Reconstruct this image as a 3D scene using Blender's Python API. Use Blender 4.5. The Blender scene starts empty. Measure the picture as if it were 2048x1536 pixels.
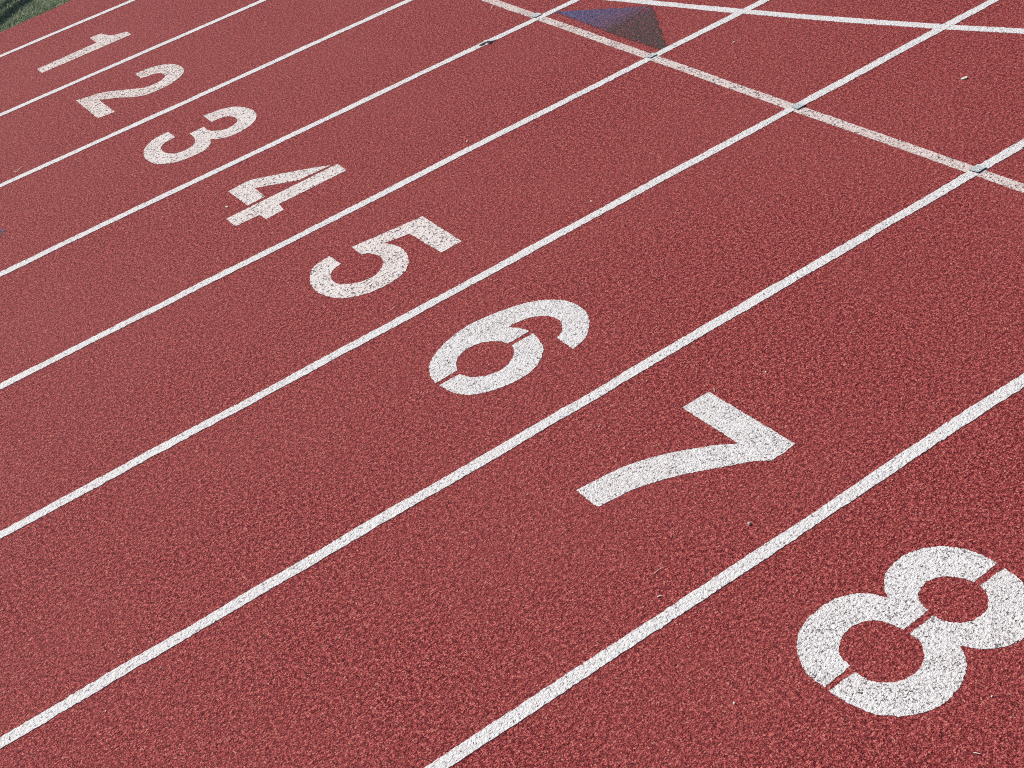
import bpy, bmesh, math, random
import numpy as np
from mathutils import Vector, Matrix, noise
from mathutils.geometry import tessellate_polygon

scene = bpy.context.scene
R = math.radians
# ------------------------------------------------------------------ camera
cam_data = bpy.data.cameras.new('camera')
cam = bpy.data.objects.new('camera', cam_data)
scene.collection.objects.link(cam)
F = Vector((0.3368596, 0.7638757, -0.5504720))
RT = Vector((0.8176155, -0.5272537, -0.2313190))
UP = Vector((0.4669373, 0.3721525, 0.8021671))
m = Matrix((RT, UP, -F)).transposed().to_4x4()
m.translation = (0, 0, 3.0952697)
cam.matrix_world = m
cam_data.sensor_width = 36
cam_data.lens = 3077 / 2048 * 36
cam_data.clip_start = 0.05
cam_data.clip_end = 3000
scene.camera = cam
# ------------------------------------------------------------------ light
SUN_EL = R(47)
SUN_AZ = R(118)            # direction towards the sun, measured from +x, anticlockwise
sd = Vector((math.cos(SUN_EL) * math.cos(SUN_AZ), math.cos(SUN_EL) * math.sin(SUN_AZ), math.sin(SUN_EL)))
world = bpy.data.worlds.new('World')
scene.world = world
world.use_nodes = True
wn = world.node_tree
bg = wn.nodes['Background']
sky = wn.nodes.new('ShaderNodeTexSky')
sky.sky_type = 'NISHITA'
sky.sun_disc = False
sky.sun_elevation = SUN_EL
sky.sun_rotation = math.pi / 2 - SUN_AZ
wn.links.new(sky.outputs[0], bg.inputs[0])
bg.inputs[1].default_value = 0.07
sl = bpy.data.lights.new('sun', 'SUN')
sl.energy = 4.5
sl.angle = R(0.53)
sl.color = (1.0, 0.945, 0.895)
sun = bpy.data.objects.new('sun', sl)
scene.collection.objects.link(sun)
sun.rotation_euler = sd.to_track_quat('Z', 'Y').to_euler()
sun.location = sd * 30
scene.view_settings.view_transform = 'Standard'
scene.view_settings.look = 'None'
scene.view_settings.gamma = 1
scene.view_settings.exposure = 0.06
scene.render.engine = 'CYCLES'
scene.cycles.max_bounces = 5
scene.cycles.use_denoising = False
scene.cycles.filter_width = 1.0

# ------------------------------------------------------------------ helpers
rnd = random.Random(7)


def tag(o, label=None, cat=None, group=None, kind=None):
    if label: o['label'] = label
    if cat: o['category'] = cat
    if group: o['group'] = group
    if kind: o['kind'] = kind
    return o


def mesh_obj(name, verts, faces, mat, parent=None, origin=None, smooth=False):
    me = bpy.data.meshes.new(name)
    if origin is not None:
        ox, oy, oz = origin
        verts = [(v[0] - ox, v[1] - oy, v[2] - oz) for v in verts]
    me.from_pydata(verts, [], faces)
    me.update()
    if mat: me.materials.append(mat)
    if smooth:
        me.polygons.foreach_set('use_smooth', [True] * len(me.polygons))
    o = bpy.data.objects.new(name, me)
    if origin is not None: o.location = origin
    scene.collection.objects.link(o)
    if parent is not None:
        o.parent = parent
        if origin is not None:
            o.location = Vector(origin) - parent.location
    return o


def bm_obj(name, bm, mat, parent=None, smooth=False):
    me = bpy.data.meshes.new(name)
    bm.to_mesh(me)
    bm.free()
    if mat: me.materials.append(mat)
    if smooth:
        me.polygons.foreach_set('use_smooth', [True] * len(me.polygons))
    o = bpy.data.objects.new(name, me)
    scene.collection.objects.link(o)
    if parent is not None: o.parent = parent
    return o


def empty(name, loc, rz=0.0):
    o = bpy.data.objects.new(name, None)
    o.location = loc
    o.rotation_euler = (0, 0, rz)
    o.empty_display_size = 0.05
    scene.collection.objects.link(o)
    return o


class NT:
    """tiny node-tree builder"""
    def __init__(self, mat):
        mat.use_nodes = True
        self.t = mat.node_tree
        self.bsdf = self.t.nodes['Principled BSDF']

    def n(self, kind, **kw):
        nd = self.t.nodes.new(kind)
        for k, v in kw.items(): setattr(nd, k, v)
        return nd

    def l(self, a, b): self.t.links.new(a, b)

    def noise(self, vec, scale, detail=2, rough=0.6, dist=0.0):
        nd = self.n('ShaderNodeTexNoise')
        nd.inputs['Scale'].default_value = scale
        nd.inputs['Detail'].default_value = detail
        nd.inputs['Roughness'].default_value = rough
        nd.inputs['Distortion'].default_value = dist
        self.l(vec, nd.inputs['Vector'])
        return nd.outputs[0]

    def voro(self, vec, scale, feature='F1', out='Distance'):
        nd = self.n('ShaderNodeTexVoronoi', feature=feature)
        nd.inputs['Scale'].default_value = scale
        self.l(vec, nd.inputs['Vector'])
        return nd.outputs[out]

    def ramp(self, fac, stops, interp='LINEAR'):
        nd = self.n('ShaderNodeValToRGB')
        nd.color_ramp.interpolation = interp
        e = nd.color_ramp.elements
        while len(e) < len(stops): e.new(0.5)
        for el, (p, c) in zip(e, stops):
            el.position = p
            el.color = (c[0], c[1], c[2], 1) if hasattr(c, '__len__') else (c, c, c, 1)
        self.l(fac, nd.inputs[0])
        return nd.outputs[0]

    def math(self, op, a, b=None, c=None, clamp=False):
        nd = self.n('ShaderNodeMath', operation=op)
        nd.use_clamp = clamp
        for i, x in enumerate((a, b, c)):
            if x is None: continue
            if isinstance(x, (int, float)): nd.inputs[i].default_value = x
            else: self.l(x, nd.inputs[i])
        return nd.outputs[0]

    def mix(self, fac, a, b, blend='MIX'):
        nd = self.n('ShaderNodeMix', data_type='RGBA', blend_type=blend)
        for idx, x in ((0, fac), (6, a), (7, b)):
            if isinstance(x, (int, float)): nd.inputs[idx].default_value = x
            elif isinstance(x, tuple): nd.inputs[idx].default_value = (x[0], x[1], x[2], 1)
            else: self.l(x, nd.inputs[idx])
        return nd.outputs[2]

    def pos(self):
        return self.n('ShaderNodeNewGeometry').outputs['Position']

    def bump(self, height, dist, strength=1.0):
        nd = self.n('ShaderNodeBump')
        nd.inputs['Distance'].default_value = dist
        nd.inputs['Strength'].default_value = strength
        self.l(height, nd.inputs['Height'])
        self.l(nd.outputs[0], self.bsdf.inputs['Normal'])


# ------------------------------------------------------------------ materials
def granule_height(g, p):
    """crumb relief shared by the rubber and by the paint lying on it (3 to 15 mm lumps)"""
    a = g.noise(p, 120, 2.0, 0.7, 0.2)
    big = g.noise(p, 48, 1.0, 0.5)
    h = g.math('MULTIPLY_ADD', big, 0.25, a)
    return h, a


RED_LO = (0.042, 0.003, 0.004)
RED_MID = (0.245, 0.026, 0.0285)
RED_HI = (0.64, 0.165, 0.150)


def rubber(g, p):
    h, a = granule_height(g, p)
    c = g.math('MULTIPLY_ADD', g.noise(p, 72, 1.0, 0.9), 0.34, g.math('MULTIPLY', g.noise(p, 215, 2.0, 0.9), 0.66))
    col = g.ramp(c, [(0.395, RED_LO), (0.5, RED_MID), (0.60, RED_HI)])
    big = g.noise(p, 0.9, 3, 0.6)
    col = g.mix(g.ramp(big, [(0.40, 0.0), (0.66, 0.28)]), col, (0.33, 0.072, 0.068))
    cell = g.voro(p, 240, out='Color')
    sep = g.n('ShaderNodeSeparateColor')
    g.l(cell, sep.inputs[0])
    # a few pale and a few orange crumbs in the topping
    col = g.mix(g.ramp(sep.outputs[0], [(0.955, 0.0), (0.975, 0.75)]), col, (0.62, 0.27, 0.20))
    col = g.mix(g.ramp(sep.outputs[1], [(0.94, 0.0), (0.96, 0.8)]), col, (0.05, 0.012, 0.014))
    return col, h


m_track = bpy.data.materials.new('red_rubber')
g = NT(m_track)
p = g.pos()
col, h = rubber(g, p)
g.l(col, g.bsdf.inputs['Base Color'])
g.bsdf.inputs['Roughness'].default_value = 0.6
g.bsdf.inputs['Specular IOR Level'].default_value = 0.12
g.bump(h, 0.0095)


def paint_mat(name, white, wear, dirt, pits=0.36, cw=0.36, deep=(0.14, 0.10, 0.105)):
    mt = bpy.data.materials.new(name)
    g = NT(mt)
    p = g.pos()
    rub, h = rubber(g, p)
    c = g.math('MULTIPLY_ADD', g.noise(p, 66, 1.2, 0.95), cw, g.math('MULTIPLY', g.noise(p, 190, 2.0, 0.9), 1 - cw))
    c2 = g.noise(p, 12, 3, 0.6)
    # paint misses the deepest pores
    lim = g.math('MULTIPLY_ADD', c2, wear, c)
    t0 = pits + wear * 0.5
    miss = g.ramp(lim, [(t0 - 0.015, 1.0), (t0 + 0.045, 0.0)])
    tone = g.ramp(g.noise(p, 90, 3, 0.7), [(0.3, tuple(x * 0.80 for x in white)), (0.6, white)])
    tone = g.mix(g.ramp(g.noise(p, 3.5, 4, 0.65), [(0.40, 0.0), (0.75, dirt)]), tone, (0.50, 0.30, 0.26))
    col = g.mix(miss, tone, deep)
    fleck = g.ramp(g.noise(p, 48, 3, 0.7), [(0.66, 0.0), (0.70, min(1.0, wear * 2.4))])
    col = g.mix(fleck, col, rub)
    nick = g.ramp(g.noise(p, 26, 2, 0.6), [(0.735, 0.0), (0.75, 1.0)])
    col = g.mix(nick, col, (0.10, 0.06, 0.06))
    g.l(col, g.bsdf.inputs['Base Color'])
    g.bsdf.inputs['Roughness'].default_value = 0.55
    g.bsdf.inputs['Specular IOR Level'].default_value = 0.4
    g.bump(h, 0.0075)
    return mt


m_line = paint_mat('lane_paint', (0.80, 0.785, 0.765), 0.07, 0.10, 0.40, 0.40)
m_worn = paint_mat('worn_start_paint', (0.78, 0.67, 0.62), 0.20, 0.45, 0.43, 0.55, (0.10, 0.055, 0.055))
m_num_far = paint_mat('number_paint_worn', (0.83, 0.73, 0.67), 0.18, 0.35, 0.438, 0.70, (0.10, 0.055, 0.05))
m_num_mid = paint_mat('number_paint', (0.84, 0.775, 0.73), 0.16, 0.22, 0.432, 0.55, (0.10, 0.06, 0.06))
m_num_near = paint_mat('number_paint_fresh', (0.81, 0.79, 0.77), 0.12, 0.10, 0.425, 0.34, (0.11, 0.08, 0.08))


def tri_mat(name, c1, c2, thin):
    mt = bpy.data.materials.new(name)
    g = NT(mt)
    p = g.pos()
    rub, h = rubber(g, p)
    c = g.noise(p, 70, 3, 0.95)
    col = g.ramp(c, [(0.38, c1), (0.62, c2)])
    miss = g.ramp(g.noise(p, 52, 3.5, 0.9), [(thin, 0.0), (thin + 0.06, 0.85)])
    col = g.mix(miss, col, rub)
    g.l(col, g.bsdf.inputs['Base Color'])
    g.bsdf.inputs['Roughness'].default_value = 0.6
    g.bump(h, 0.010)
    return mt


m_blue = tri_mat('blue_paint', (0.012, 0.016, 0.085), (0.15, 0.155, 0.33), 0.53)
m_dark = tri_mat('grey_brown_paint', (0.014, 0.009, 0.010), (0.135, 0.075, 0.072), 0.56)


m_fade = bpy.data.materials.new('blue_to_brown_paint')
g = NT(m_fade)
p = g.pos()
rub, h = rubber(g, p)
sx = g.n('ShaderNodeSeparateXYZ')
g.l(p, sx.inputs[0])
yy = g.math('MULTIPLY_ADD', sx.outputs[1], 1.0, -6.1)
yy = g.math('MULTIPLY_ADD', g.math('SUBTRACT', g.noise(p, 30, 3, 0.8), 0.5), 0.22, yy)
yy = g.math('MULTIPLY_ADD', sx.outputs[0], 0.10, yy)
yy = g.math('ADD', yy, -0.47)
lo = g.ramp(yy, [(0.0, (0.014, 0.010, 0.010)), (0.46, (0.016, 0.009, 0.011)), (0.60, (0.018, 0.014, 0.050)), (0.9, (0.008, 0.013, 0.085))])
hi = g.ramp(yy, [(0.0, (0.11, 0.075, 0.070)), (0.46, (0.15, 0.080, 0.078)), (0.60, (0.20, 0.13, 0.22)), (0.9, (0.13, 0.155, 0.31))])
c = g.noise(p, 70, 3, 0.95)
col = g.mix(g.ramp(c, [(0.39, 0.0), (0.61, 1.0)]), lo, hi)
miss = g.ramp(g.noise(p, 52, 3.5, 0.9), [(0.545, 0.0), (0.60, 0.85)])
col = g.mix(miss, col, rub)
g.l(col, g.bsdf.inputs['Base Color'])
g.bsdf.inputs['Roughness'].default_value = 0.6
g.bsdf.inputs['Specular IOR Level'].default_value = 0.2
g.bump(h, 0.012)


def plain(name, col, rough=0.6, metal=0.0, nscale=60, var=0.3, bump=0.0):
    mt = bpy.data.materials.new(name)
    g = NT(mt)
    p = g.pos()
    c = g.noise(p, nscale, 3, 0.7)
    g.l(g.ramp(c, [(0.3, tuple(x * (1 - var) for x in col)), (0.7, tuple(min(1, x * (1 + var)) for x in col))]),
        g.bsdf.inputs['Base Color'])
    g.bsdf.inputs['Roughness'].default_value = rough
    g.bsdf.inputs['Metallic'].default_value = metal
    if bump: g.bump(c, bump)
    return mt


m_metal = plain('scuffed_steel', (0.50, 0.54, 0.54), 0.5, 0.2, 160, 0.6, 0.003)
m_pin = plain('nail_head', (0.55, 0.57, 0.57), 0.35, 0.6, 300, 0.3)
m_black = plain('black_rubber', (0.045, 0.05, 0.045), 0.7, 0, 200, 0.5, 0.003)
m_straw = plain('dry_straw', (0.72, 0.60, 0.44), 0.6, 0, 300, 0.15)
m_husk = plain('pale_husk', (0.80, 0.74, 0.62), 0.6, 0, 300, 0.12)
m_stone = plain('pale_stone', (0.55, 0.50, 0.38), 0.75, 0, 300, 0.25, 0.001)
m_twig = plain('brown_twig', (0.16, 0.035, 0.03), 0.7, 0, 300, 0.25)
m_green = plain('faded_blade', (0.40, 0.36, 0.20), 0.6, 0, 300, 0.2)
m_alu = plain('brushed_aluminium', (0.55, 0.56, 0.57), 0.4, 0.8, 40, 0.1)

# ------------------------------------------------------------------ setting
EDGE = 10.94
# infield soil under the grass, reaching the horizon
m_soil = bpy.data.materials.new('turf_ground')
g = NT(m_soil)
p = g.pos()
c = g.noise(p, 55, 4, 0.8)
g.l(g.ramp(c, [(0.32, (0.035, 0.055, 0.030)), (0.5, (0.09, 0.13, 0.07)), (0.72, (0.24, 0.29, 0.17))]),
    g.bsdf.inputs['Base Color'])
g.bsdf.inputs['Roughness'].default_value = 0.8
g.bump(c, 0.02)
S = 1500
ground = mesh_obj('ground', [(-S, -S, -0.03), (S, -S, -0.03), (S, S, -0.03), (-S, S, -0.03)], [(0, 1, 2, 3)], m_soil)
tag(ground, kind='structure')


def wob(x, k, s=1.0, a=1.0):
    return a * noise.noise(Vector((x * s, k * 13.7, 0.3)))


def edge_y(x):
    # traced edge between rubber and turf
    base = 10.925 + (x - 1.83) * 0.085 if x > 1.0 else 10.925 + (1.0 - 1.83) * 0.085 * math.exp((x - 1.0) * 1.2)
    if x > 2.6: base = 10.925 + 0.77 * 0.085 + 0.02 * (1 - math.exp(-(x - 2.6)))
    return base + wob(x, 1, 9, 0.006) + wob(x, 2, 60, 0.004)


xs = np.concatenate([np.arange(-40, 0, 0.5), np.arange(0, 6, 0.006), np.arange(6, 60.1, 0.5)])
v, f = [], []
for x in xs:
    x = float(x)
    e = edge_y(x)
    v += [(x, -8.0, 0.0), (x, e, 0.0), (x, e, -0.03)]
for i in range(len(xs) - 1):
    a = i * 3
    f += [(a, a + 3, a + 4, a + 1), (a + 1, a + 4, a + 5, a + 2)]
track = mesh_obj('running_track', v, f, m_track)
tag(track, kind='structure')

# turf blades: uncountable
m_grass = bpy.data.materials.new('grass_blades')
g = NT(m_grass)
att = g.n('ShaderNodeAttribute')
att.attribute_name = 'tone'
g.l(g.ramp(att.outputs['Fac'], [(0.0, (0.08, 0.13, 0.07)), (0.4, (0.27, 0.34, 0.21)), (0.75, (0.50, 0.55, 0.38)),
                                (1.0, (0.80, 0.78, 0.60))]), g.bsdf.inputs['Base Color'])
g.bsdf.inputs['Roughness'].default_value = 0.5
g.bsdf.inputs['Specular IOR Level'].default_value = 0.35
tr = g.n('ShaderNodeBsdfTranslucent')
mx = g.n('ShaderNodeMixShader')
mx.inputs[0].default_value = 0.42
g.l(g.bsdf.inputs['Base Color'].links[0].from_socket, tr.inputs[0])
g.l(g.bsdf.outputs[0], mx.inputs[1])
g.l(tr.outputs[0], mx.inputs[2])
g.l(mx.outputs[0], g.t.nodes['Material Output'].inputs[0])


def grass_field():
    rg = np.random.RandomState(5)
    vs, tones = [], []
    zones = [(1.3, 2.9, 0.0, 0.85, 26000), (0.2, 1.3, 0.0, 0.9, 7000), (2.9, 4.6, 0.0, 0.9, 8000), (0.2, 4.6, 0.85, 2.4, 14000)]
    for x0, x1, d0, d1, n in zones:
        x = rg.uniform(x0, x1, n)
        d = rg.uniform(d0, d1, n)
        ey = np.array([edge_y(float(t)) for t in x])
        y = ey + d - 0.004 + rg.exponential(0.004, n)
        hgt = rg.uniform(0.012, 0.034, n)
        hgt *= np.clip(0.55 + d * 3, 0.55, 1.0)
        ang = rg.uniform(0, 2 * np.pi, n)
        lean = rg.uniform(0.5, 2.2, n)
        w = rg.uniform(0.0012, 0.0026, n)
        la = rg.uniform(0, 2 * np.pi, n)
        dx, dy = np.cos(la) * lean * hgt, np.sin(la) * lean * hgt
        wx, wy = np.cos(ang) * w, np.sin(ang) * w
        z0 = np.full(n, -0.03)
        hgt = hgt + 0.012
        # base two, middle two, tip
        P5 = np.stack([
            np.stack([x - wx, y - wy, z0], 1), np.stack([x + wx, y + wy, z0], 1),
            np.stack([x + dx * .4 + wx, y + dy * .4 + wy, z0 + hgt * .65], 1), np.stack([x + dx * .4 - wx, y + dy * .4 - wy, z0 + hgt * .65], 1),
            np.stack([x + dx, y + dy, z0 + hgt], 1)], 1)
        vs.append(P5)
        t = rg.beta(2.0, 2.6, n)
        pale = rg.uniform(0, 1, n) < 0.09
        t[pale] = rg.uniform(0.85, 1.0, pale.sum())
        tones.append(np.repeat(t, 5))
    V = np.concatenate(vs).reshape(-1, 3)
    T = np.concatenate(tones)
    nb = len(V) // 5
    me = bpy.data.meshes.new('grass')
    b = np.arange(nb) * 5
    loops = np.stack([b, b + 1, b + 2, b + 3, b + 3, b + 2, b + 4], 1).reshape(-1)
    me.vertices.add(len(V))
    me.vertices.foreach_set('co', V.reshape(-1).astype(np.float32))
    me.loops.add(len(loops))
    me.loops.foreach_set('vertex_index', loops.astype(np.int32))
    me.polygons.add(nb * 2)
    st = np.stack([np.arange(nb) * 7, np.arange(nb) * 7 + 4], 1).reshape(-1)
    me.polygons.foreach_set('loop_start', st.astype(np.int32))
    me.update(calc_edges=True)
    a = me.attributes.new('tone', 'FLOAT', 'POINT')
    a.data.foreach_set('value', T.astype(np.float32))
    me.materials.append(m_grass)
    me.validate()
    o = bpy.data.objects.new('grass', me)
    scene.collection.objects.link(o)
    return o


tag(grass_field(), 'short pale green grass along the inner edge of the red track', 'grass', kind='stuff')

# ------------------------------------------------------------------ painted markings
DIGITS = {
 '1': ["C17713,98584 C17665,97442 C23915,97399 23947,97950 C23942,98403 23627,98494 23300,98659 23007,98918 22847,99549 C22747,100138 C21962,100171 C21922,98684",
   ],
 '2': ["C17551,90111 C17475,85846 C18474,85651 C18522,88563 19072,87972 19593,87312 20086,86594 20671,86130 21383,85997 22187,86087 22903,86425 23474,86966 23673,87405 23762,88055 23670,88803 23481,89320 23062,89767 22585,90070 22223,90160 C21524,90215 C21441,89045 21746,88922 22122,88880 22378,88733 22561,88398 C22621,87808 22340,87445 21942,87224 21474,87213 20973,87415 20552,87827 20027,88485 19492,89129 C18839,89673",
   ],
 '3': ["C21581,79405 22045,79303 22589,79181 23060,78890 23357,78480 23607,77795 23680,77080 23586,76442 23364,75959 22963,75508 22399,75205 21787,75130 21265,75250 20829,75567 C20565,75934 20364,75461 20041,75062 19588,74884 19026,74888 18498,74968 18034,75203 17637,75608 17317,76218 17232,77060 17347,77851 17567,78423 17883,78849 18329,79208 18874,79415 C19419,79418 C19418,78306 19032,78257 18682,78150 18368,77789 18234,77210 18283,76762 18535,76262 18944,76058 19333,76084 19711,76263 19956,76667 20090,77264 C20140,77869 C21015,77946 20955,77484 21005,77053 21275,76601 21654,76314 22134,76346 22511,76625 22640,77048 22597,77482 22413,77868 22096,78046 C21564,78087",
   ],
 '4': ["C18581,68941 C19812,69076 21287,68019 C22402,67188 C23239,66454 C21422,66547 C19598,67946 C19542,66536 C18573,66510",
   "C17271,66220 C23492,66270 C23458,65184 C19639,65116 C19542,64338 C18543,64262 C18539,64998 C17243,65052",
   ],
 '5': ["C19950,57937 C23415,57487 C23343,53874 C22273,53849 C22232,56596 C21032,56923 21262,56359 21335,55622 21174,54911 20874,54321 20344,53801 19728,53597 19051,53574 18459,53699 17946,53972 17511,54395 17201,55073 17095,55911 17216,56716 17534,57358 17946,57888 18366,58046 C18906,58136 C18898,57015 18508,56915 18198,56615 17995,56176 17998,55726 18178,55300 18476,54978 18891,54756 19351,54739 19792,54932 20159,55330 20303,55681 20349,56141 20195,56682 C19920,56940",
   ],
 '6': ["C17040,45417 17184,46100 17460,46630 17854,47027 18460,47391 19152,47665 19900,47799 20546,47755 21270,47612 22004,47374 22615,47052 23125,46580 23470,45977 23575,45337 23491,44634 23230,44023 22870,43561 22374,43140 C21721,42939 C21752,44106 22096,44270 22338,44575 22495,45001 22460,45496 22234,45863 21890,46160 21449,46311 C20902,46347 21126,46019 21261,45714 C21310,45382 C20307,45347 20195,45708 19957,46064 19586,46315 19110,46396 18631,46253 18260,45907 C18036,45428",
   "C21345,45132 21229,44558 21030,43984 20682,43541 20176,43170 19538,42981 18972,42991 18424,43123 17925,43331 17513,43680 17176,44264 C17066,45171 C17961,45145 18094,44733 18295,44437 18645,44180 19081,44058 19523,44146 19977,44448 20205,44751 C20331,45118",
   ],
 '7': ["C17033,35997 17777,35926 18546,35829 19304,35604 20056,35267 20794,34812 21491,34313 C22070,33773 C22111,36810 C23258,36794 C23256,32327 22678,32278 C22167,32273 21839,32661 21339,32989 20826,33303 20232,33712 19537,34094 18852,34392 18111,34614 17496,34695 C17076,34733 C17002,34942",
   ],
 '8': ["C23335,23922 23289,24510 23110,25073 22809,25529 22424,25833 21920,26021 21377,26011 20892,25824 20570,25529 C20315,25113 20140,25507 19869,25845 19446,26105 18874,26202 18215,26117 17694,25895 17310,25543 17025,25102 16837,24577 C16825,23888 C17821,23971 17879,24374 18103,24716 18487,24953 18942,25016 19310,24868 19552,24590 19663,24255 C19729,23916 C20700,23974 20837,24441 21083,24686 21458,24799 21824,24715 22103,24471 22259,24185 C22340,23866",
   "C23319,23646 23233,23046 23013,22438 22669,21930 22182,21594 21638,21467 21168,21569 20808,21770 20546,22065 C20313,22461 20135,22084 19860,21767 19476,21522 18942,21345 18385,21342 17881,21523 17478,21806 17144,22235 16923,22865 C16792,23724 C17755,23714 17803,23285 18013,22922 18326,22670 18730,22582 19175,22675 19510,22938 19728,23333 C19765,23718 C20662,23719 20724,23349 20931,23054 21238,22858 21662,22840 22039,23040 22236,23274 C22359,23650",
   ],
}
LANES = {
 0: [(1.679, 10.4162), (2.4074, 10.4056), (2.667, 10.3977)],
 1: [(1.3599, 9.3295), (3.185, 9.3049)],
 2: [(1.0448, 8.2565), (2.9238, 8.2395), (3.6942, 8.2308)],
 3: [(0.73, 7.1848), (1.2941, 7.2004), (1.8166, 7.1733), (2.1909, 7.1543), (2.4027, 7.1727), (3.3468, 7.1836), (4.188, 7.1892)],
 4: [(0.4173, 6.1198), (1.37, 6.1105), (2.7079, 6.114), (3.9487, 6.1346), (4.4114, 6.1394), (4.6861, 6.1385)],
 5: [(0.1043, 5.0543), (1.3692, 5.0752), (1.8305, 5.0495), (2.213, 5.0393), (2.3221, 5.0528), (2.7225, 5.0563), (3.5303, 5.0651), (3.6809, 5.0668), (5.1975, 5.0595)],
 6: [(-0.2096, 3.9854), (-0.1093, 3.9975), (0.4774, 3.9868), (1.2485, 4.0103), (1.9679, 3.9954), (2.2528, 3.9797), (2.5352, 3.9902), (3.4481, 3.987), (4.2084, 3.99)],
 7: [(0.7565, 2.9154), (1.6782, 2.925), (1.7707, 2.9197), (1.9824, 2.9088), (2.364, 2.9145), (3.016, 2.9135)],
}
START = [(3.9371, 7.7185), (3.938, 7.212), (3.9361, 6.6332), (3.9427, 6.1435), (3.934, 5.5574), (3.9413, 5.0461), (3.935, 4.49), (3.9349, 3.9829), (3.9333, 3.7417)]
CURVE = [(4.3124, 6.9495), (4.354, 6.791), (4.4148, 6.5565), (4.4992, 6.2465), (4.6262, 5.8229), (4.7465, 5.4267), (4.8635, 5.0643), (4.9949, 4.7)]
BITS = {
 'curl': [(1.1537, 8.3589), (1.171, 8.3316), (1.1925, 8.3555), (1.2155, 8.3786)],
 'chip': [(4.4993, 4.6027), (4.527, 4.5972)],
 'pebble': [(1.9734, 3.0439)],
 'straw': [(1.6332, 3.0862), (1.6547, 3.0869), (1.6791, 3.0862)],
 'chip2': [(1.5802, 2.9991), (1.5938, 2.9937)],
 'stick': [(1.7899, 1.9674), (1.799, 1.954)],
 'st7': [(2.3498, 3.6795), (2.3376, 3.6626)],
 'd1': [(2.2275, 3.9055)],
 'd2': [(2.5251, 3.6103)],
 'st3': [(1.9524, 3.8209), (1.9646, 3.8259)],
 'bit4': [(1.7798, 6.7346), (1.7786, 6.7068)],
 'bl1': [(2.863, 3.5545), (2.8757, 3.5454), (2.8905, 3.5436)],
 'bl2': [(1.8416, 5.16), (1.8571, 5.1574), (1.879, 5.1707)],
 'wisp': [(3.9138, 7.6124), (3.8843, 7.5932), (3.855, 7.566)],
 'twig': [(1.445, 8.1207), (1.4394, 8.0778), (1.4383, 8.0485)],
 's1': [(4.2561, 5.8717)],
 's2': [(2.8659, 6.2088)],
 's3': [(2.8756, 5.1683)],
 's4': [(1.9574, 2.0626)],
 's5': [(1.4766, 2.5176)],
 's6': [(0.3074, 3.9086)],
 's7': [(0.1017, 3.8623)],
 's8': [(1.7175, 3.1261), (1.7061, 3.1188)],
 'torn': [(3.5375, 7.2007), (3.5711, 7.1962), (3.5786, 7.155), (3.6043, 7.1591)],
}


def parse(s):
    out = []
    for tok in s.split():
        c = tok[0] == 'C'
        x, y = tok.lstrip('C').split(',')
        out.append((float(x) / 1e4, float(y) / 1e4, c))
    return out


def smooth_outline(pts, step=0.0035):
    """Catmull-Rom between smooth points, straight breaks at corners"""
    n = len(pts)
    out = []
    for i in range(n):
        p1, p2 = pts[i], pts[(i + 1) % n]
        p0, p3 = pts[(i - 1) % n], pts[(i + 2) % n]
        a = Vector(p1[:2]); b = Vector(p2[:2])
        L = (b - a).length
        straight = p1[2] and p2[2]
        ta = Vector((0, 0)); tb = Vector((0, 0))
        if not straight:
            if p1[2]: ta = (b - a)
            else: ta = (b - Vector(p0[:2])) * (L / max(1e-6, (a - Vector(p0[:2])).length + L))
            if p2[2]: tb = (b - a)
            else: tb = (Vector(p3[:2]) - a) * (L / max(1e-6, (Vector(p3[:2]) - b).length + L))
        k = max(1, int(L / step))
        for j in range(k):
            t = j / k
            if straight: q = a.lerp(b, t)
            else:
                h00 = 2*t**3-3*t**2+1; h10 = t**3-2*t**2+t; h01 = -2*t**3+3*t**2; h11 = t**3-t**2
                q = a*h00 + ta*h10 + b*h01 + tb*h11
            out.append(q)
    return out


def ragged(poly, seed, amp=0.0025):
    n = len(poly)
    out = []
    for i, q in enumerate(poly):
        tdir = poly[(i + 1) % n] - poly[(i - 1) % n]
        if tdir.length < 1e-7: out.append(q); continue
        nn = Vector((-tdir.y, tdir.x)).normalized()
        d = noise.noise(Vector((q.x * 160, q.y * 160, seed))) * amp * 1.5 + noise.noise(Vector((q.x * 45, q.y * 45, seed + 9))) * amp * 0.9
        out.append(q + nn * d)
    return out


def slab(name, poly, z, mat, parent=None, origin=None, zb=-0.001):
    """flat paint film with a real edge"""
    n = len(poly)
    tris = tessellate_polygon([[Vector((q.x, q.y, 0)) for q in poly]])
    verts = [(q.x, q.y, z) for q in poly] + [(q.x, q.y, zb) for q in poly]
    faces = []
    for t in tris:
        a, b, c = [Vector(verts[i]) for i in t]
        nz = (b - a).cross(c - a).z
        faces.append(tuple(t) if nz > 0 else tuple(reversed(t)))
    area = sum(poly[i].x * poly[(i + 1) % n].y - poly[(i + 1) % n].x * poly[i].y for i in range(n))
    for i in range(n):
        j = (i + 1) % n
        faces.append((i, i + n, j + n, j) if area > 0 else (j, j + n, i + n, i))
    return mesh_obj(name, verts, faces, mat, parent, origin)


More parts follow.
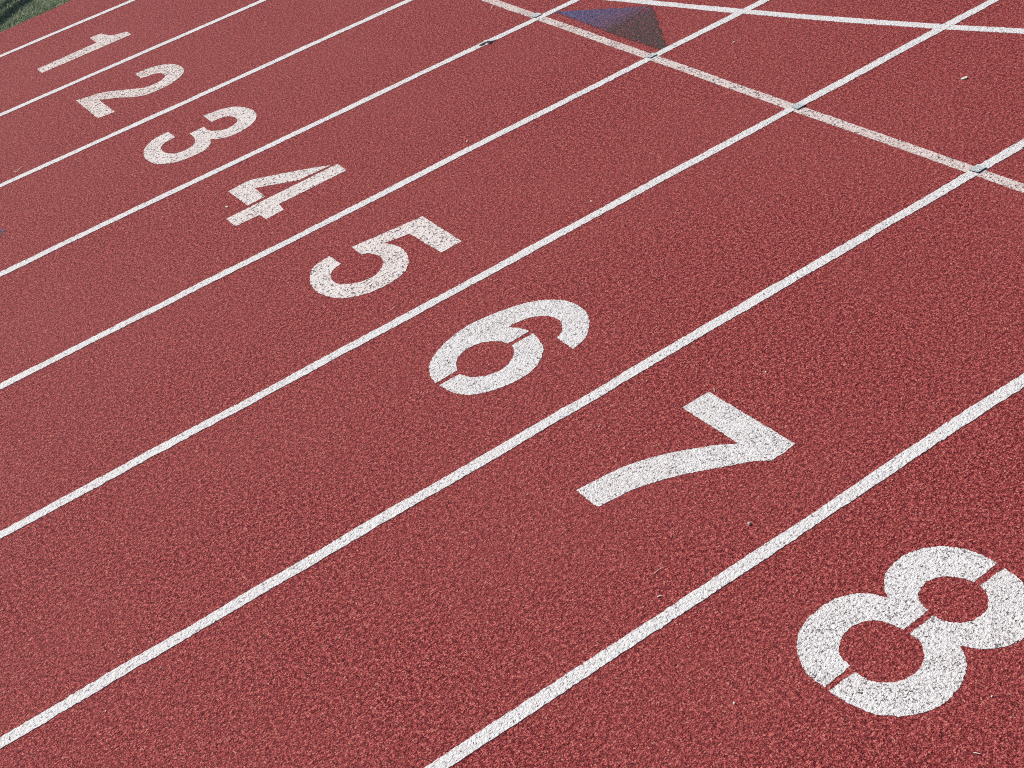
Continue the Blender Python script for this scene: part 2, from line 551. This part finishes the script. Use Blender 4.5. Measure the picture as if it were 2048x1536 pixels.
def ribbon(name, cl, width, z, mat, seed, amp=0.0030, zb=-0.001):
    """painted line along a centre polyline, both edges ragged"""
    n = len(cl)
    v, f = [], []
    for i, q in enumerate(cl):
        t = (cl[min(i + 1, n - 1)] - cl[max(i - 1, 0)]).normalized()
        nn = Vector((-t.y, t.x))
        s = q.x * t.x + q.y * t.y
        for sgn in (1, -1):
            d = width / 2 + noise.noise(Vector((s * 130, seed * 3.1, sgn * 5))) * amp * 1.3 \
                + noise.noise(Vector((s * 28, seed * 3.1, sgn * 7))) * amp * 1.1 + noise.noise(Vector((s * 3, seed, sgn))) * amp * 1.4
            e = q + nn * d * sgn
            v.append((e.x, e.y, z)); v.append((e.x, e.y, zb))
    for i in range(n - 1):
        a, b = i * 4, i * 4 + 4
        f += [(a, a + 2, b + 2, b), (a + 1, a, b, b + 1), (a + 2, a + 3, b + 3, b + 2)]
    f += [(0, 1, 3, 2), (4 * n - 2, 4 * n - 1, 4 * n - 3, 4 * n - 4)]
    return mesh_obj(name, v, f, mat)


NUM = {
    '1': (m_num_far, 'worn cream white numeral 1 painted in the innermost lane beside the grass'),
    '2': (m_num_far, 'worn white numeral 2 painted between the numerals 1 and 3'),
    '3': (m_num_mid, 'white painted numeral 3 with speckled worn paint'),
    '4': (m_num_mid, 'white stencilled numeral 4 split by a thin red gap beside its stem'),
    '5': (m_num_mid, 'white painted numeral 5 between the numerals 4 and 6'),
    '6': (m_num_near, 'white stencilled numeral 6 cut through by red bridge gaps'),
    '7': (m_num_near, 'bright white painted numeral 7 with a curved stem'),
    '8': (m_num_near, 'large bright white stencilled numeral 8, cut off by the right edge'),
}
for k, cs in DIGITS.items():
    mat, lab = NUM[k]
    polys = [ragged(smooth_outline(parse(s)), int(k) * 3.3) for s in cs]
    cx = sum(q.x for pl in polys for q in pl) / sum(len(pl) for pl in polys)
    cy = sum(q.y for pl in polys for q in pl) / sum(len(pl) for pl in polys)
    if len(polys) == 1:
        o = slab('lane_number', polys[0], 0.0014, mat, None, (cx, cy, 0))
    else:
        o = empty('lane_number', (cx, cy, 0))
        for pl in polys: slab('stencil_piece', pl, 0.0014, mat, o, (cx, cy, 0))
    tag(o, lab, 'painted number', 'painted lane numbers')

LANE_LAB = [
    'white lane line nearest the grass, on the inner side of the numeral 1',
    'white lane line running between the numerals 1 and 2',
    'white lane line running between the numerals 2 and 3',
    'white lane line between the numerals 3 and 4, torn in one spot',
    'white lane line running between the numerals 4 and 5',
    'white lane line running between the numerals 5 and 6',
    'white lane line running between the numerals 6 and 7',
    'white lane line running between the numerals 7 and 8',
]
NOM = 10.3895
for k, pts in LANES.items():
    A = np.array(pts)
    sl_, b_ = np.polyfit(A[:, 0], A[:, 1], 1)
    sl_ = max(-0.006, min(0.006, sl_)) * 0.8
    b_ = A[:, 1].mean() - sl_ * A[:, 0].mean()
    cl = []
    for x in np.arange(-5.0, 9.0, 0.006):
        x = float(x)
        cl.append(Vector((x, b_ + sl_ * x + wob(x, 20 + k, 1.3, 0.006) + wob(x, 40 + k, 6.0, 0.0022))))
    o = ribbon('lane_line', cl, 0.050, 0.0024, m_line, k + 1)
    tag(o, LANE_LAB[k], 'lane line', 'white lane lines')
cl = [Vector((float(x), 1.80)) for x in np.arange(-5, 9, 0.01)]
# outermost line lies just out of the picture

SX = [(a[1], a[0]) for a in START]
cl = []
for y in np.arange(1.85, 10.42, 0.006):
    cl.append(Vector((3.9365 + wob(float(y), 50, 1.1, 0.005), float(y))))
o = ribbon('start_line', cl, 0.052, 0.0012, m_worn, 31, 0.0026)
tag(o, 'worn pinkish white cross line running square over the lanes under the metal plates', 'start line')

A = np.array(CURVE)
co = np.polyfit(A[:, 1], A[:, 0], 3)
c1 = np.polyfit(A[:4, 1], A[:4, 0], 1)
c2 = np.polyfit(A[-3:, 1], A[-3:, 0], 1)
cl = []
for y in np.arange(10.4, 1.85, -0.006):
    y = float(y)
    if y > 6.95: x = np.polyval(co, 6.95) + (y - 6.95) * (-0.245) + 0.018 * (y - 6.95) ** 2
    elif y < 4.7:
        d0 = np.polyval(np.polyder(co), 4.7)
        x = np.polyval(co, 4.7) + (y - 4.7) * d0 + 0.02 * (y - 4.7) ** 2
    else: x = np.polyval(co, y)
    cl.append(Vector((float(x), y)))
o = ribbon('curved_line', cl, 0.050, 0.0018, m_line, 37)
tag(o, 'clean white curved line sweeping across the lanes beyond the start line', 'curved line')

# painted triangles (blue fading to grey brown)
def tri_poly(pts, seed):
    return ragged(smooth_outline([(a, b, True) for a, b in pts]), seed, 0.012)


def marking(loc, pieces, label):
    t = empty('triangle_mark', (*loc, 0))
    for nm, pts, mt, sd_, z in pieces:
        slab(nm, tri_poly(pts, sd_), z, mt, t, (*loc, 0))
    tag(t, label, 'painted triangle', 'painted triangle marks')


marking((4.12, 6.65), [
    ('dark_panel', [(4.3467, 6.6766), (4.015, 6.605), (4.019, 6.150), (4.040, 6.137)], m_fade, 3.1, 0.0012),
    ('blue_panel', [(4.033, 7.150), (4.015, 6.600), (4.12, 6.612), (4.335, 6.690)], m_fade, 5.1, 0.0016)],
    'faded triangle with one blue half and one grey brown half beside the start line')
marking((0.62, 7.70), [
    ('blue_panel', [(0.895, 7.662), (0.56, 8.18), (0.56, 7.66)], m_blue, 8.1, 0.0016),
    ('dark_panel', [(0.893, 7.660), (0.56, 7.655), (0.56, 7.20)], m_dark, 9.1, 0.0012)],
    'blue painted triangle tip poking in at the left edge')

# ------------------------------------------------------------------ metal plates nailed at the crossings
def plate(cx, cy, sx, sy, rz, tilt, pieces, label, bent=0.0):
    t = empty('metal_plate', (cx, cy, 0.0035), rz)
    bm = bmesh.new()
    nx = 10
    rows = []
    for i in range(nx + 1):
        row = []
        for j in range(nx + 1):
            u = i / nx - .5; w_ = j / nx - .5
            du = noise.noise(Vector((u * 4 + cx * 9, w_ * 4, 2))) * 0.0014
            ex = 0.0012 * noise.noise(Vector((u * 9, w_ * 9, cx * 5)))
            row.append(bm.verts.new((u * sx + ex, w_ * sy - ex, 0.0035 + tilt * (w_ * -sy) + bent * (abs(u) * 2) ** 3 + du)))
        rows.append(row)
    for i in range(nx):
        for j in range(nx):
            bm.faces.new((rows[i][j], rows[i + 1][j], rows[i + 1][j + 1], rows[i][j + 1]))
    ret = bmesh.ops.extrude_face_region(bm, geom=bm.faces[:])
    for e in ret['geom']:
        if isinstance(e, bmesh.types.BMVert): e.co.z -= 0.0024
    bmesh.ops.recalc_face_normals(bm, faces=bm.faces[:])
    bm_obj('plate', bm, m_metal, t)
    for (px, py) in pieces:
        bm = bmesh.new()
        bmesh.ops.create_uvsphere(bm, u_segments=14, v_segments=7, radius=0.0042)
        for v_ in bm.verts: v_.co.z *= 0.45
        bmesh.ops.translate(bm, verts=bm.verts[:], vec=(px, py, 0.0045 + tilt * -py))
        bm_obj('nail', bm, m_pin, t, True)
    # black slab under the plate, standing in for the shadow along its edges
    bm = bmesh.new()
    bmesh.ops.create_cube(bm, size=1)
    bmesh.ops.scale(bm, verts=bm.verts[:], vec=(sx * 1.03, sy * 1.03, 0.0030))
    bmesh.ops.bevel(bm, geom=bm.edges[:], offset=0.0008, segments=2, affect='EDGES')
    bmesh.ops.translate(bm, verts=bm.verts[:], vec=(0.001, -0.001, -0.0012))
    bm_obj('edge_shade', bm, m_black, t)
    tag(t, label, 'metal plate', 'metal plates nailed on the start line')
    return t


plate(3.9505, 3.9905, 0.050, 0.046, 0.03, 0.03, [(-0.006, -0.012), (0.012, 0.012)],
      'cracked grey metal plate at the crossing nearest the camera, by the right edge', 0.002)
plate(3.9505, 5.0520, 0.047, 0.047, -0.04, 0.02, [(0.002, 0.0)],
      'grey metal plate on the start line, second nearest the camera', 0.001)
plate(3.9440, 6.1430, 0.046, 0.038, 0.0, 0.05, [(-0.004, 0.002)],
      'grey metal plate touching the lower tip of the dark triangle', 0.001)
plate(3.9420, 7.2160, 0.048, 0.048, 0.02, 0.02, [(0.0, 0.004)],
      'greenish grey metal plate on the start line near the blue triangle tip', 0.0005)
# crack across the first plate's face is part of the plate: a dark strip inlaid
# ------------------------------------------------------------------ torn spot in the lane line
def torn_patch():
    t = empty('torn_patch', (3.565, 7.175, 0.0))
    # lifted white flap
    bm = bmesh.new()
    rows = []
    nx, ny = 12, 8
    for i in range(nx + 1):
        row = []
        for j in range(ny + 1):
            u = i / nx; w_ = j / ny
            x = 0.008 + u * 0.062
            y = -0.024 + w_ * 0.046
            edge = 0.0045 * noise.noise(Vector((u * 6, w_ * 6, 1.1)))
            z = 0.0045 + 0.016 * (1 - u) ** 1.6 * (0.45 + 0.55 * (1 - w_)) + 0.0012 * noise.noise(Vector((u * 9, w_ * 9, 4)))
            row.append(bm.verts.new((x + edge, y + edge, z)))
        rows.append(row)
    for i in range(nx):
        for j in range(ny): bm.faces.new((rows[i][j], rows[i + 1][j], rows[i + 1][j + 1], rows[i][j + 1]))
    ret = bmesh.ops.extrude_face_region(bm, geom=bm.faces[:])
    for e in ret['geom']:
        if isinstance(e, bmesh.types.BMVert): e.co.z -= 0.003
    bmesh.ops.recalc_face_normals(bm, faces=bm.faces[:])
    bm_obj('paint_flap', bm, m_line, t)
    # exposed black lump
    bm = bmesh.new()
    bmesh.ops.create_icosphere(bm, subdivisions=4, radius=1)
    for v_ in bm.verts:
        d = 1 + 0.45 * noise.noise(v_.co * 2.2)
        v_.co = Vector((v_.co.x * 0.019 * d - 0.010, v_.co.y * 0.012 * d - 0.002, max(-0.002, v_.co.z * 0.007 * d + 0.002)))
    bm_obj('black_rubber', bm, m_black, t, True)
    tag(t, 'torn spot where a white paint flap lifts over black rubber', 'torn patch')


torn_patch()

# ------------------------------------------------------------------ small litter
def blade(name, pts, w, mat, lift, label, cat, group=None, taper=True, flat=0.35):
    """bent stalk as a tapering tube"""
    P3 = []
    n = len(pts)
    # resample
    q = []
    for i in range(n - 1):
        for k in range(6):
            t = k / 6
            q.append(Vector(pts[i]).lerp(Vector(pts[i + 1]), t))
    q.append(Vector(pts[-1]))
    for _ in range(2):
        q = [q[0]] + [(q[i - 1] + q[i] * 2 + q[i + 1]) / 4 for i in range(1, len(q) - 1)] + [q[-1]]
    N = len(q)
    v, f = [], []
    S8 = 6
    for i, c in enumerate(q):
        t = (q[min(i + 1, N - 1)] - q[max(i - 1, 0)]).normalized()
        nn = Vector((-t.y, t.x))
        s = i / (N - 1)
        r = w * (0.35 + 0.65 * math.sin(math.pi * min(1, max(0, 0.12 + 0.8 * s)))) if taper else w * (0.7 if i in (0, N - 1) else 1)
        z = w * flat + 0.0015 + lift * math.sin(math.pi * s)
        for a in range(S8):
            an = 2 * math.pi * a / S8
            e = c + nn * r * math.cos(an)
            v.append((e.x, e.y, z + r * flat * math.sin(an)))
    for i in range(N - 1):
        for a in range(S8):
            b = (a + 1) % S8
            f.append((i * S8 + a, i * S8 + b, (i + 1) * S8 + b, (i + 1) * S8 + a))
    f += [tuple(range(S8)), tuple((N - 1) * S8 + a for a in reversed(range(S8)))]
    c = q[N // 2]
    o = mesh_obj(name, v, f, mat, None, (c.x, c.y, 0), True)
    tag(o, label, cat, group)
    return o


def lump(name, xy, r, mat, seed, label, cat, squash=(1, 1, .7), rz=0, group=None):
    bm = bmesh.new()
    bmesh.ops.create_icosphere(bm, subdivisions=3, radius=r)
    for v_ in bm.verts:
        d = 1 + 0.30 * noise.noise(v_.co * (1.3 / r) + Vector((seed, 0, 0)))
        v_.co = Vector((v_.co.x * d * squash[0], v_.co.y * d * squash[1], v_.co.z * d * squash[2]))
    o = bm_obj(name, bm, mat, None, True)
    o.location = (xy[0], xy[1], r * squash[2] * 0.8 + 0.001)
    o.rotation_euler = (0, 0, rz)
    tag(o, label, cat, group)
    return o


B = BITS
GD = 'dry grass stalks scattered on the track'
blade('straw', B['curl'], 0.0020, m_husk, 0.004, 'pale bent straw with a hooked end, near the left edge above a lane line', 'straw', GD)
blade('straw', B['straw'], 0.0011, m_straw, 0.004, 'thin pale curved straw below the numeral 7 near the lower lane line', 'straw', GD)
blade('straw', B['wisp'], 0.0016, m_husk, 0.006, 'pale stalk crossing the start line edge at the top of the track', 'straw', GD)
blade('straw', B['bl1'], 0.0009, m_straw, 0.003, 'faint hair thin straw up and right of the numeral 7', 'straw', GD)
blade('straw', B['bl2'], 0.0012, m_straw, 0.003, 'faint thin straw just below the numeral 5', 'straw', GD)
blade('straw', B['s8'], 0.0012, m_green, 0.003, 'short olive straw under the stem of the numeral 7', 'straw', GD)
blade('twig', B['twig'], 0.0030, m_twig, 0.002, 'small dark red brown twig left of the numeral 3', 'twig')
GS = 'small white splinters lying on the track'
blade('splinter', B['stick'], 0.0014, m_husk, 0.001, 'white splinter lying in the bottom right corner below the numeral 8', 'splinter', GS, False, 0.8)
blade('splinter', B['st7'], 0.0014, m_husk, 0.001, 'white splinter touching the top end of the numeral 7', 'splinter', GS, False, 0.8)
blade('splinter', B['st3'], 0.0014, m_husk, 0.001, 'white splinter left of the numeral 7, below the lane line', 'splinter', GS, False, 0.8)
blade('splinter', B['chip2'], 0.0024, m_husk, 0.001, 'thick pale splinter just above the lane line over the numeral 8', 'splinter', GS, False, 0.6)


def chip():
    a, b = [Vector(q) for q in B['chip']]
    c = (a + b) / 2
    t = (b - a).normalized()
    nn = Vector((-t.y, t.x))
    outer = []
    for k in range(20):
        an = 2 * math.pi * k / 20
        r = 1 + 0.18 * noise.noise(Vector((math.cos(an) * 1.5, math.sin(an) * 1.5, 3)))
        outer.append(c + t * (0.016 * r * math.cos(an)) + nn * (0.0080 * r * math.sin(an)))
    n = len(outer)
    inner = [c + t * 0.002 + (q - c) * 0.30 for q in outer]
    v = [(q.x, q.y, 0.006) for q in outer] + [(q.x, q.y, 0.005) for q in inner] + [(q.x, q.y, 0.0015) for q in outer] + [(q.x, q.y, 0.0015) for q in inner]
    f = []
    for i in range(n):
        j = (i + 1) % n
        f += [(i, j, n + j, n + i), (2 * n + i, 2 * n + j, j, i), (n + i, n + j, 3 * n + j, 3 * n + i)]
    o = mesh_obj('husk_chip', v, f, m_husk, None, (c.x, c.y, 0))
    tag(o, 'cream husk with a small hole lying alone near the upper right corner', 'husk')


chip()
lump('pebble', B['pebble'][0], 0.0062, m_stone, 1, 'pale beige pebble between the numerals 7 and 8', 'pebble', (1, .85, .7))
lump('seed', B['bit4'][0], 0.0062, m_husk, 2, 'pale curled seed husk left of the numeral 4', 'seed', (1.5, .7, .5), -1.2)
GC = 'tiny pale seeds and crumbs on the track'
CR = [('d1', 0.0028, 'tiny cream crumb directly above the numeral 7, left of its top end'),
      ('d2', 0.0032, 'cream crumb right of the numeral 7, above its top end'),
      ('s1', 0.0050, 'tan seed in the lane right of the dark triangle'),
      ('s2', 0.0052, 'pale seed between two lane lines above the numeral 5'),
      ('s3', 0.0045, 'tan seed just above the lane line, up and right of the numeral 6'),
      ('s4', 0.0028, 'pale crumb just right of the lower loop of the numeral 8'),
      ('s5', 0.0030, 'pale crumb left of the lower loop of the numeral 8'),
      ('s6', 0.0030, 'pale crumb below the lane line in the lower left'),
      ('s7', 0.0028, 'pale crumb in the lower left corner, lowest of the crumbs there')]
for i, (k, r, lab) in enumerate(CR):
    lump('crumb', B[k][0], r, m_husk, 5 + i, lab, 'crumb', (1.3, .8, .7), i * 1.3, GC)

# ------------------------------------------------------------------ unseen shadow caster added outside the frame to put dark bands on the turf
def shadow_bench():
    t = empty('shadow_bench', (1.83, 11.72, -0.03), R(40))
    def bx(name, sx, sy, sz, x, y, z, rx=0):
        bm = bmesh.new()
        bmesh.ops.create_cube(bm, size=1)
        bmesh.ops.scale(bm, verts=bm.verts[:], vec=(sx, sy, sz))
        bmesh.ops.bevel(bm, geom=bm.edges[:], offset=0.006, segments=2, affect='EDGES')
        if rx: bmesh.ops.rotate(bm, verts=bm.verts[:], matrix=Matrix.Rotation(rx, 3, 'X'))
        bmesh.ops.translate(bm, verts=bm.verts[:], vec=(x, y, z))
        return bm_obj(name, bm, m_alu, t)
    bx('seat', 1.7, 0.13, 0.035, 0, -0.045, 0.46)
    bx('seat', 1.7, 0.055, 0.035, 0.1, 0.12, 0.46)
    for x in (-0.65, 0.65):
        bx('leg', 0.04, 0.04, 0.44, x, -0.07, 0.22)
        bx('leg', 0.04, 0.04, 0.44, x, 0.12, 0.22)
    tag(t, 'unseen aluminium two plank frame added to cast shadow bands on the infield grass', 'shadow_bench')


shadow_bench()
